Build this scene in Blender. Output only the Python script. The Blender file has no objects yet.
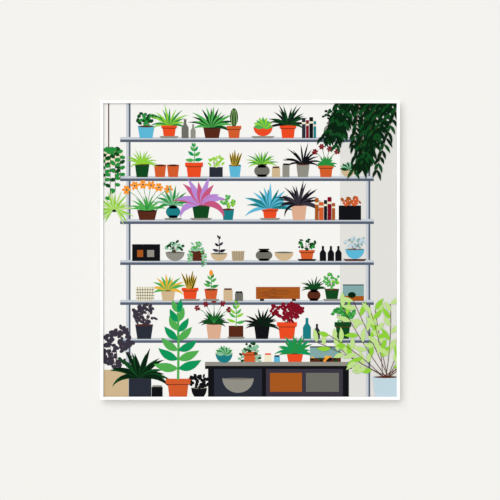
import bpy, bmesh, math, random
from mathutils import Vector
random.seed(11)
S = bpy.context.scene
COL = S.collection
PX = 0.003                       # metres per photograph pixel on the wall: the frame is 0.90 m square
CZ = 1.55                        # height of the picture's middle above the floor
WALL_Y = 0.0                     # wall face; the room is on the -y side
DEPTH = 0.034                    # how far the frame stands out from the wall
FACE = 0.0255                    # distance of the print's face from the wall

def lin(h):
    v = [int(h[i:i+2], 16)/255 for i in (0, 2, 4)]
    return tuple((c/12.92 if c <= .04045 else ((c+.055)/1.055)**2.4) for c in v) + (1,)

def material(name, hexa, rough=.85, spec=.0, noise=0.0, scale=60.0, bump=0.0):
    m = bpy.data.materials.new(name); m.use_nodes = True
    nt = m.node_tree; b = nt.nodes['Principled BSDF']
    b.inputs['Roughness'].default_value = rough
    b.inputs['Specular IOR Level'].default_value = spec
    c = lin(hexa)
    b.inputs['Base Color'].default_value = c
    if noise or bump:
        tc = nt.nodes.new('ShaderNodeTexCoord'); n = nt.nodes.new('ShaderNodeTexNoise')
        n.inputs['Scale'].default_value = scale; n.inputs['Detail'].default_value = 4
        nt.links.new(tc.outputs['Object'], n.inputs['Vector'])
        if noise:
            mx = nt.nodes.new('ShaderNodeMix'); mx.data_type = 'RGBA'
            mx.inputs[6].default_value = tuple(v*(1-noise) for v in c[:3]) + (1,)
            mx.inputs[7].default_value = tuple(min(1, v*(1+noise)) for v in c[:3]) + (1,)
            nt.links.new(n.outputs['Fac'], mx.inputs[0]); nt.links.new(mx.outputs[2], b.inputs['Base Color'])
        if bump:
            bp = nt.nodes.new('ShaderNodeBump'); bp.inputs['Strength'].default_value = bump
            bp.inputs['Distance'].default_value = .001
            nt.links.new(n.outputs['Fac'], bp.inputs['Height']); nt.links.new(bp.outputs['Normal'], b.inputs['Normal'])
    return m

def link(name, bm, mats, parent=None, smooth=False):
    me = bpy.data.meshes.new(name); bm.normal_update(); bm.to_mesh(me); bm.free()
    for m in (mats if isinstance(mats, list) else [mats]): me.materials.append(m)
    o = bpy.data.objects.new(name, me); COL.objects.link(o); o.parent = parent
    return o

def box(bm, x0, x1, y0, y1, z0, z1):
    v = [bm.verts.new((x, y, z)) for x in (x0, x1) for y in (y0, y1) for z in (z0, z1)]
    for f in ((0,1,3,2), (4,6,7,5), (0,4,5,1), (2,3,7,6), (0,2,6,4), (1,5,7,3)):
        bm.faces.new([v[i] for i in f])
    bmesh.ops.recalc_face_normals(bm, faces=bm.faces)

# ------------------------------------------------------------------ the setting
bm = bmesh.new(); box(bm, -3, 3, WALL_Y, WALL_Y+.12, 0, 3.1)
wall = link('wall_back', bm, material('wall_paint', 'EEEDE9', .9, 0, .004, 90, .03)); wall['kind'] = 'structure'

# ------------------------------------------------------------------ the picture frame
H_OUT, H_IN = 150*PX, 146.8*PX
root = bpy.data.objects.new('picture_frame', None); COL.objects.link(root)
root.location = (0, WALL_Y, CZ-H_OUT)
root['label'] = 'square thin white frame around a print of potted plants on shelves'
root['category'] = 'picture'

# moulding: slim front lip with a rebate behind the sight edge, bevelled back to a set-back foot (unseen undercut, invented to lessen side bounce and shade the wall), carried round four mitred corners
sec = [(H_OUT-.0215, 0), (H_OUT-.0215, -.010), (H_OUT, -DEPTH+.012), (H_OUT, -DEPTH+.0006), (H_OUT-.0006, -DEPTH), (H_IN+.0006, -DEPTH), (H_IN, -DEPTH+.0006),
       (H_IN, -FACE-.0026), (H_IN+.0048, -FACE-.0026), (H_IN+.0048, -.0185), (H_IN-.004, -.016), (H_IN-.022, -.016), (H_IN-.022, 0)]
bm = bmesh.new(); rings = []
for sx, sz in ((-1,-1), (1,-1), (1,1), (-1,1)):
    rings.append([bm.verts.new((sx*r, y, H_OUT+sz*r)) for r, y in sec])
for k in range(4):
    a, b = rings[k], rings[(k+1) % 4]
    for i in range(len(sec)):
        j = (i+1) % len(sec); bm.faces.new((a[i], a[j], b[j], b[i]))
bmesh.ops.recalc_face_normals(bm, faces=bm.faces)
link('moulding', bm, material('white_lacquer', 'FCFCFB', .55, .05), root)
bm = bmesh.new(); q = H_IN+.0046; box(bm, -q, q, -FACE+.0025, -.0190, H_OUT-q, H_OUT+q)
link('backing_board', bm, material('fibreboard', '8A6B49', .9, 0, .1, 200), root)

# ------------------------------------------------------------------ the print: a flat plant-shelf illustration
PAL = dict(paper='F0EFEB', panel='DDDCD7', rail='C3C9CF', edge='555E70', terra='E54A22', clay='CE5A2C', rust='A3561F',
    brown='56291B', black='131417', forest='12461F', deep='0B2412', green='2A8A3C', bright='8CCB38', teal='1B7A80',
    sky='5AB3D1', lilac='B388D0', rose='C2557C', beige='CBB28C', sand='D7A98C', stone='8E8C82', mid='6C6B63', wine='7D1324',
    orange='F2942A', slate='2A2E39', mint='86BB97', lime='BBDA88', ice='BDD2DB', leaf='4FA94E', straw='E9E2C6', gold='E2B13C',
    plum='3A3540', jade='0F9156', water='7FA5A4')
KEYS = list(PAL)
SLOT = {k: i for i, k in enumerate(KEYS)}
PB = bmesh.new()
LAY = [0]; ITEM = [0]; STACK = [True]
LO, HI = 102.3, 397.7
def clip(p):
    for ax, lim, s in ((0, LO, 1), (0, HI, -1), (1, LO, 1), (1, HI, -1)):
        out = []
        for i, a in enumerate(p):
            b = p[(i+1) % len(p)]
            ia, ib = s*(a[ax]-lim) >= 0, s*(b[ax]-lim) >= 0
            if ia: out.append(a)
            if ia != ib:
                t = (lim-a[ax])/(b[ax]-a[ax]); out.append((a[0]+(b[0]-a[0])*t, a[1]+(b[1]-a[1])*t))
        p = out
        if len(p) < 3: return []
    return p
def up(n=1): LAY[0] += n
def poly(p, c):
    p = clip(p)
    if not p: return
    y = -FACE - .00001 - LAY[0]*2.3e-6
    vs = [PB.verts.new(((x-250)*PX, y, H_OUT+(250-z)*PX)) for x, z in p]
    f = PB.faces.new(vs); f.material_index = SLOT[c]
    f.normal_update()
    if f.normal.y > 0: f.normal_flip()
def rect(x0, y0, x1, y1, c): poly([(x0,y0), (x1,y0), (x1,y1), (x0,y1)], c)
def ell(x, y, rx, ry, c, a=0, n=16):
    up(); ca, sa = math.cos(a), math.sin(a)
    poly([(x+rx*math.cos(t)*ca-ry*math.sin(t)*sa, y+rx*math.cos(t)*sa+ry*math.sin(t)*ca)
          for t in [2*math.pi*i/n for i in range(n)]], c)
def curve(x, y, a, L, bend, n=9):
    p = []
    for i in range(n+1):
        p.append((x, y)); x += math.cos(a)*L/n; y -= math.sin(a)*L/n; a += bend/n
    return p
def sweep(p, wf, c):
    up(); l, r = [], []
    n = len(p)-1
    for i, (x, y) in enumerate(p):
        q0, q1 = p[max(0, i-1)], p[min(n, i+1)]
        dx, dy = q1[0]-q0[0], q1[1]-q0[1]; d = math.hypot(dx, dy) or 1
        w = wf(i/n)/2; l.append((x-dy/d*w, y+dx/d*w)); r.append((x+dy/d*w, y-dx/d*w))
    poly(l+r[::-1], c)
    return p
def leaf(x, y, a, L, w, c, bend=0, full=.6):
    return sweep(curve(x, y, a, L, bend), lambda t: max(.05, w*math.sin(math.pi*min(1, t**full)) if t < 1 else .05), c)
def stroke(p, w, c): sweep(p, lambda t: w, c)
R = random.uniform
D = math.radians

# --- pots: every one returns its top edge
def pot(kind, x, base, w, h, c, saucer=None):
    if STACK[0]: ITEM[0] += 1; LAY[0] = 20+(ITEM[0] % 3)*110      # neighbours print on different ink layers
    w *= 1.12; h *= 1.12; up(); t = base-h
    if saucer:
        poly([(x-w*.62, base-2), (x+w*.62, base-2), (x+w*.5, base), (x-w*.5, base)], saucer); base -= 2; t = base-h; up()
    if kind == 'tapered':
        poly([(x-w/2, t), (x+w/2, t), (x+w*.38, base), (x-w*.38, base)], c); up(); ell(x, t+.6, w*.46, 1.0, 'brown'if c not in('brown','black')else'black')
    elif kind == 'rimmed':
        poly([(x-w*.44, t), (x+w*.44, t), (x+w*.35, base), (x-w*.35, base)], c); up()
        rect(x-w/2, t, x+w/2, t+h*.26, c); up()
        stroke([(x-w*.46, t+h*.29), (x+w*.46, t+h*.29)], .7, 'brown')
    elif kind == 'box':
        rect(x-w/2, t, x+w/2, base, c)
    elif kind == 'bowl':
        poly([(x+w/2*math.cos(a)*(1 if s < 13 else 1), t+h*math.sin(a)) for s, a in enumerate([math.pi*i/14 for i in range(15)])], c)
        up(); ell(x, t+.4, w*.47, .9, 'mid' if c != 'mid' else 'black')
    elif kind == 'round':
        ell(x, base-h*.46, w/2, h*.46, c); rect(x-w*.26, t, x+w*.26, t+h*.3, c); rect(x-w*.3, base-h*.2, x+w*.3, base, c)
        up(); rect(x-w*.32, t, x+w*.32, t+1.2, 'black' if c != 'black' else 'mid')
    up(); return t

# --- generic plants
def spiky(x, y, h, n, c, c2=None, w=1.8, droop=1.2, spread=80):
    h *= 1.12; n += 3; w *= 1.15; up()
    for i in range(n):
        f = (i+.5)/n*2-1; a = D(90-f*spread+R(-6, 6))
        leaf(x+f*1.5, y+.6, a, h*R(.75, 1.08), w, (c2 if c2 and i % 2 else c), -f*droop*R(.6, 1.2), .75)
    up()
def bush(x, y, rx, ry, n, c, c2=None, s=2.0):
    rx *= 1.15; ry *= 1.15; n = int(n*1.3); up()
    for i in range(5): stroke([(x, y+1), (x+R(-.6, .6)*rx, y-ry*R(.6, 1.4))], .5, 'brown')
    up()
    for i in range(n):
        r, t = math.sqrt(R(0, 1)), R(0, 6.283)
        ell(x+rx*r*math.cos(t), y-ry+ry*r*math.sin(t)*.95, s*R(.7, 1.3), s*R(.55, .9), (c2 if c2 and R(0, 1) < .4 else c), R(0, 3))
    up()
def paired(x, y, h, n, L, w, c, c2, stem='leaf'):
    up(); stroke([(x, y+1), (x+.4, y-h*.5), (x-.2, y-h)], max(.8, h*.035), stem); up()
    for i in range(n):
        f = i/(n-1) if n > 1 else 0; yy = y-h*(.16+.84*f); k = L*(1-.45*f)
        for s in (-1, 1):
            a = D(90-s*(88-62*f+R(-8, 8)))
            leaf(x, yy+R(-1, 1), a, k, w*(1-.35*f), c if (i+(s > 0)) % 2 else c2, s*R(.2, .6), .85)
    up()
def flowers(x, y, h, n, c, leafc, spread=50, fs=1.7, blades=8):
    spiky(x, y, h*.55, blades, leafc, None, 2.0, 1.2, 75)
    for i in range(n):
        f = (i+.5)/n*2-1; a = D(90-f*spread*.6); p = curve(x, y, a, h*R(.82, 1.05), -f*.7); stroke(p, .55, 'green'); up()
        ex, ey = p[-1]
        for k in range(6):
            t = k*1.047+R(-.2, .2); ell(ex+fs*1.1*math.cos(t), ey+fs*1.1*math.sin(t), fs*.75, fs*.55, c, t)
        up(); ell(ex, ey, fs*.35, fs*.35, 'brown')
    up()
def trailing(x, y, xs, Ls, c, c2, s=2.2):
    for dx, L in zip(xs, Ls):
        up(); p = [(x+dx*min(1, t*2), y-3*math.sin(min(1, t*2)*3.1)+L*t*t) for t in [i/14 for i in range(15)]]
        stroke(p, .5, 'brown'); up()
        for i in range(2, 15):
            ell(p[i][0]+(s*.8 if i % 2 else -s*.8), p[i][1], s*.95, s*.62, c if i % 3 else c2, R(-.7, .7))
def succulent(x, y, r, c, c2):
    up()
    for k in range(9): leaf(x, y+.5, D(8+k*20.5), r*R(.9, 1.1), r*.42, c if k % 2 else c2, 0, .8)
    up()
def snake(x, y, h, n, c, c2):
    up()
    for i in range(n):
        f = (i+.5)/n*2-1; p = curve(x+f*2.4, y+1, D(90-f*22), h*R(.75, 1.05), R(-.2, .2))
        sweep(p, lambda t: 2.6*(1-t**3)+.1, c2); up(); sweep(p, lambda t: 1.5*(1-t**3)+.05, c); up()
def cactus(x, y, h, w, c):
    up(); ell(x, y-h*.5, w/2, h*.54, c); up()
    for k in (-.28, 0, .28): stroke([(x+w*k, y-h*.05), (x+w*k*1.05, y-h*.5), (x+w*k*.7, y-h*.95)], .4, 'lime')
def jar(x, base, w, h, c, lid='black'):
    up(); rect(x-w/2, base-h, x+w/2, base, c); up(); rect(x-w*.42, base-h-1.6, x+w*.42, base-h, lid)
def bottle(x, base, w, h, c):
    up(); poly([(x-w/2, base), (x-w/2, base-h*.55), (x-w*.18, base-h*.75), (x-w*.18, base-h), (x+w*.18, base-h), (x+w*.18, base-h*.75),
                (x+w/2, base-h*.55), (x+w/2, base)], c)
def books(x, base, specs):
    for w, h, c in specs:
        up(); rect(x, base-h, x+w-.4, base, c); up(); rect(x, base-h*.8, x+w-.4, base-h*.7, 'straw'); x += w
def basket(x, base, w, h, c, c2):
    up(); poly([(x-w/2, base-h), (x+w/2, base-h), (x+w*.42, base), (x-w*.42, base)], c); up()
    for k in range(1, 5): stroke([(x-w*.48, base-h*k/5), (x+w*.48, base-h*k/5)], .5, c2)
    for k in range(-3, 4): stroke([(x+w*k/7.4, base-h), (x+w*k/8.6, base)], .4, c2)

# paper, side wall tone, uprights and five level shelves
LAY[0] = 0
rect(LO, LO, HI, HI, 'paper'); up()
rect(340, LO, HI, HI, 'panel'); up()
for x in (126, 366):
    rect(x, LO, x+2.6, HI, 'rail'); rect(x+2.6, LO, x+4.4, HI, 'edge')
up(2)
SH = (137, 176, 219, 260, 300, 338)
for k, s in enumerate(SH):
    a, b = (120, 374)
    rect(a, s, b, s+2.4, 'rail'); rect(a, s+2.4, b, s+5, 'edge')
up(2)

# top shelf
s = SH[0]+1
t = pot('tapered', 146, s, 15, 11, 'sky'); bush(146, t, 8, 6, 26, 'green', 'forest', 1.9)
t = pot('rimmed', 169, s, 14, 10, 'terra', 'stone'); spiky(169, t, 19, 11, 'bright', 'green')
bottle(185, s, 7, 19, 'mid'); bottle(193, s, 5, 14, 'stone')
t = pot('tapered', 212, s, 16, 10, 'brown'); spiky(212, t, 21, 13, 'leaf', 'forest', 2.6)
t = pot('rimmed', 234, s, 13, 11, 'clay'); cactus(234, t, 17, 8, 'forest')
t = pot('bowl', 263, s, 17, 8, 'terra', 'stone'); succulent(263, t, 10, 'bright', 'leaf')
t = pot('rimmed', 288, s, 15, 12, 'terra'); spiky(288, t, 20, 13, 'black', 'forest', 2.2)
books(302, s, [(4, 20, 'slate'), (3.4, 18, 'wine'), (4.2, 21, 'black'), (3, 17, 'teal')])
t = pot('round', 332, s, 15, 14, 'stone'); bush(332, t, 8, 6, 22, 'deep', 'forest', 1.7)
# second shelf
s = SH[1]+1
t = pot('tapered', 142, s, 13, 12, 'forest'); spiky(142, t, 15, 11, 'bright', None, 1.4)
for x in (160, 173): pot('tapered', x, s, 11, 11, 'clay')
t = pot('rimmed', 194, s, 16, 13, 'terra'); paired(194, t, 16, 4, 9, 3.6, 'jade', 'leaf')
t = pot('box', 216, s, 12, 9, 'slate'); bush(216, t, 7, 5, 20, 'bright', 'lime', 1.6)
t = pot('tapered', 235, s, 11, 11, 'sky'); snake(235, t, 17, 5, 'forest', 'gold')
t = pot('round', 262, s, 14, 12, 'mid'); spiky(262, t, 14, 12, 'bright', 'green', 1.4)
jar(276, s, 8, 9, 'beige', 'brown'); jar(286, s, 7, 12, 'stone')
t = pot('tapered', 303, s, 12, 12, 'stone'); spiky(303, t, 20, 9, 'black', None, 1.7, 1.5)
t = pot('rimmed', 326, s, 14, 11, 'clay'); flowers(326, t, 18, 4, 'wine', 'green', 60)
t = pot('bowl', 348, s, 12, 7, 'beige'); succulent(348, t, 8, 'mint', 'forest')
# third shelf
s = SH[2]+1
t = pot('tapered', 147, s, 18, 9, 'brown'); flowers(147, t, 29, 6, 'orange', 'leaf', 62, 2.5)
t = pot('round', 173, s, 13, 12, 'teal', 'stone'); spiky(173, t, 18, 9, 'green', 'mint', 2.4)
t = pot('tapered', 201, s, 16, 12, 'forest', 'stone'); spiky(201, t, 25, 9, 'lilac', 'rose', 5.4, 1.9, 74)
t = pot('tapered', 228, s, 11, 10, 'teal'); bush(228, t, 6, 6, 15, 'leaf', 'bright', 1.8)
t = pot('rimmed', 270, s, 15, 9, 'terra', 'stone'); spiky(270, t, 23, 13, 'sky', 'teal', 3.0, 1.0, 86)
t = pot('tapered', 299, s, 14, 14, 'sand'); spiky(299, t, 21, 17, 'black', 'plum', 2.2, 1.8, 88)
books(315, s, [(4, 22, 'rust'), (5, 18, 'clay'), (3.6, 20, 'black'), (4.4, 23, 'wine'), (3.6, 17, 'rust')])
t = pot('box', 350, s, 20, 13, 'black'); bush(350, t, 9, 4, 22, 'clay', 'rust', 1.8)
# fourth shelf
s = SH[3]+1
pot('box', 146, s, 25, 15, 'black'); up(); rect(137, s-11, 143, s-4, 'rust'); rect(147, s-11, 154, s-4, 'stone')
t = pot('bowl', 175, s, 17, 8, 'stone'); bush(175, t, 8, 5, 20, 'forest', 'mint', 1.7)
t = pot('rimmed', 197, s, 13, 9, 'brown'); trailing(197, t, (-7, 7), (11, 15), 'mint', 'leaf', 1.7); bush(197, t, 6, 4, 14, 'mint', 'leaf', 1.6)
t = pot('bowl', 219, s, 15, 7, 'beige'); paired(219, t, 14, 3, 7, 3, 'black', 'plum', 'plum')
basket(238, s, 13, 10, 'beige', 'mid')
t = pot('round', 264, s, 15, 11, 'mid'); pot('bowl', 284, s, 17, 8, 'beige')
t = pot('rimmed', 307, s, 14, 8, 'clay', 'black'); bush(307, t, 8, 5, 20, 'forest', 'green', 1.6)
for x in (323, 331, 338.5): bottle(x, s, 6.4, 15, 'black')
t = pot('bowl', 355, s, 17, 9, 'sky', 'brown'); bush(355, t, 9, 6, 30, 'ice', 'water', 1.5)
# fifth shelf
s = SH[4]+1
basket(145, s, 19, 14, 'straw', 'slate')
t = pot('tapered', 168, s, 13, 10, 'beige'); spiky(168, t, 15, 9, 'leaf', 'gold', 2.6)
t = pot('rimmed', 190, s, 15, 10, 'terra', 'stone'); snake(190, t, 18, 6, 'forest', 'gold')
t = pot('tapered', 211, s, 12, 9, 'clay', 'stone'); paired(211, t, 14, 4, 8, 3, 'green', 'leaf'); up(); ell(211, t-16, 1.8, 3, 'orange')
jar(228, s, 9, 11, 'beige', 'brown'); jar(239, s, 8, 8, 'mid')
up(); rect(256, s-14, 300, s-2, 'rust'); up(); rect(260, s-2, 264, s, 'black'); rect(292, s-2, 296, s, 'black')
for k in range(10): stroke([(258+R(0, 30), s-12+k), (270+R(0, 28), s-12+k+R(-.5, .5))], .35, 'brown')
t = pot('round', 314, s, 12, 11, 'brown'); spiky(314, t, 12, 9, 'forest', None, 1.6)
t = pot('tapered', 332, s, 13, 9, 'forest', 'stone'); bush(332, t, 7, 7, 22, 'leaf', 'bright', 1.7)
up(); rect(343, s-16, 364, s, 'water'); up(); rect(343, s-5, 364, s, 'rust'); stroke([(343, s-16), (364, s-16)], 1, 'slate'); ell(352, s-6, 4, 3, 'deep')
# sixth shelf
s = SH[5]+1
t = pot('tapered', 144, s, 16, 13, 'slate'); bush(144, t, 11, 9, 46, 'plum', None, 2.1)
t = pot('tapered', 214, s, 14, 14, 'sand'); flowers(214, t, 24, 5, 'wine', 'forest', 70, 1.7, 14)
t = pot('box', 236, s, 13, 10, 'brown', 'stone'); paired(236, t, 22, 5, 10, 3, 'leaf', 'bright')
t = pot('tapered', 262, s, 14, 12, 'black'); spiky(262, t, 17, 13, 'black', 'deep', 2.2)
t = pot('rimmed', 287, s, 18, 15, 'terra'); bush(287, t, 15, 9, 62, 'wine', None, 2.2)
bottle(307, s, 8, 21, 'teal'); bottle(317, s, 6, 15, 'slate')
t = pot('rimmed', 343, s, 15, 15, 'forest'); bush(343, t, 10, 7, 30, 'green', 'leaf', 2.0)
# work table and floor row
up(); rect(205, 362, 352, 366, 'stone'); rect(205, 366, 352, 369, 'black'); rect(208, 369, 214, HI, 'black'); rect(343, 369, 349, HI, 'black'); rect(262, 369, 266, HI, 'black')
up(); rect(214, 369, 262, HI, 'slate'); rect(266, 369, 343, 397.7, 'plum'); up(); rect(270, 373, 302, 392, 'rust'); rect(306, 373, 339, 392, 'mid')
s = 363
t = pot('bowl', 224, s, 15, 8, 'teal'); succulent(224, t, 9, 'green', 'mint')
t = pot('rimmed', 250, s, 14, 10, 'clay'); trailing(250, t, (-9, 8), (22, 16), 'mint', 'forest', 2.0); bush(250, t, 7, 4, 18, 'mint', 'forest', 1.7)
jar(268, s, 7, 8, 'straw', 'terra'); jar(277, s, 6, 6, 'sky')
t = pot('tapered', 295, s, 15, 9, 'terra'); spiky(295, t, 18, 13, 'green', 'jade', 2.8)
up(); rect(310, s-16, 341, s, 'water'); up(); rect(310, s-5, 341, s, 'brown')
for k in range(16): ell(R(312, 339), R(s-7, s-2), 1.6, 1.2, random.choice(['orange', 'black', 'forest', 'gold']))
stroke([(310, s-16), (341, s-16)], 1.2, 'slate')
pot('bowl', 238, 393, 28, 13, 'stone')
s = 399
t = pot('box', 116, s, 22, 26, 'beige'); bush(116, t, 15, 20, 78, 'plum', None, 2.5)
t = pot('box', 140, s, 20, 19, 'slate'); spiky(140, t, 27, 13, 'forest', 'deep', 4.2, 1.5)
t = pot('rimmed', 178, s, 22, 18, 'clay'); paired(178, t, 66, 7, 25, 9, 'jade', 'leaf')
up(); jar(157, s, 11, 12, 'black', 'stone')
t = pot('bowl', 199, s, 14, 10, 'black'); bush(199, t, 9, 6, 32, 'black', None, 2.0)
# hanging and corner plants
STACK[0] = False; LAY[0] = 370
rect(108, LO, 109, 152, 'brown'); t = pot('bowl', 112, 166, 19, 14, 'straw'); trailing(112, t, (-7, -2, 3, 8), (34, 48, 40, 28), 'green', 'forest', 2.9)
ell(114, 207, 6, 5, 'black'); spiky(114, 209, 17, 17, 'bright', 'lime', 1.7, .6, 150)
up(4)
for k in range(17):
    x = 342+k*3.7; stem = curve(x, 94, D(-96-R(-10, 22)), R(32, 50)+k*2.8, R(-.35, .2), 12); stroke(stem, .6, 'brown'); up()
    for i in range(1, 13):
        for sg in (-1, 1): leaf(*stem[i], D(-90+sg*R(28, 48)), R(8, 13), 3.1, 'deep' if (i+k) % 3 else 'forest', -sg*.5, .8)
    up()
t = pot('tapered', 386, 399, 24, 20, 'ice')
for k in range(13):
    a = D(158-k*11); stem = curve(386+R(-4, 4), t, a, R(46, 88)*(1 if k < 9 else .7), R(-.5, .5), 10); stroke(stem, .6, 'brown'); up()
    for i in range(3, 11, 1): leaf(*stem[i], a+random.choice((-1, 1))*R(.5, 1.1), R(10, 16), 4.8, 'lime' if (i+k) % 3 else 'bright', R(-.5, .5), .85)
    up()

# the sheet itself, tucked behind the moulding's sight edge
q = H_IN+.0030
box_bm = bmesh.new(); box(box_bm, -q, q, -FACE, -FACE+.0023, H_OUT-q, H_OUT+q)
tmp = bpy.data.meshes.new('sheet'); box_bm.to_mesh(tmp); box_bm.free(); PB.from_mesh(tmp); bpy.data.meshes.remove(tmp)
pr = link('print', PB, [material('ink_'+k, PAL[k], .9, 0, .03, 260) for k in KEYS], root)
pr['label'] = 'colourful print of potted plants on white shelves'
print('layers', LAY[0], 'faces', len(pr.data.polygons))

# ------------------------------------------------------------------ light: a broad soft source high on the left, pale room all round
sun = bpy.data.lights.new('window_light', 'SUN'); sun.energy = 1.45; sun.angle = D(50); sun.color = (1, 1, 1)
so = bpy.data.objects.new('window_light', sun); COL.objects.link(so)
so.rotation_euler = Vector((.30, 1, -.37)).to_track_quat('-Z', 'Y').to_euler()
so.location = (-2, -3, 3)
w = bpy.data.worlds.new('room'); S.world = w; w.use_nodes = True
w.node_tree.nodes['Background'].inputs['Color'].default_value = (1, 1, 1, 1)
w.node_tree.nodes['Background'].inputs['Strength'].default_value = .638

# ------------------------------------------------------------------ camera
cam = bpy.data.cameras.new('camera'); co = bpy.data.objects.new('camera', cam); COL.objects.link(co)
DIST = 7.0
co.location = (0, -DIST-DEPTH, CZ); co.rotation_euler = (math.pi/2, 0, 0)
cam.sensor_width = 36; cam.lens = 36*DIST/(500*PX)
S.camera = co
S.view_settings.view_transform = 'Standard'; S.view_settings.look = 'None'
S.view_settings.gamma = 1; S.view_settings.use_curve_mapping = False; S.view_settings.exposure = 0
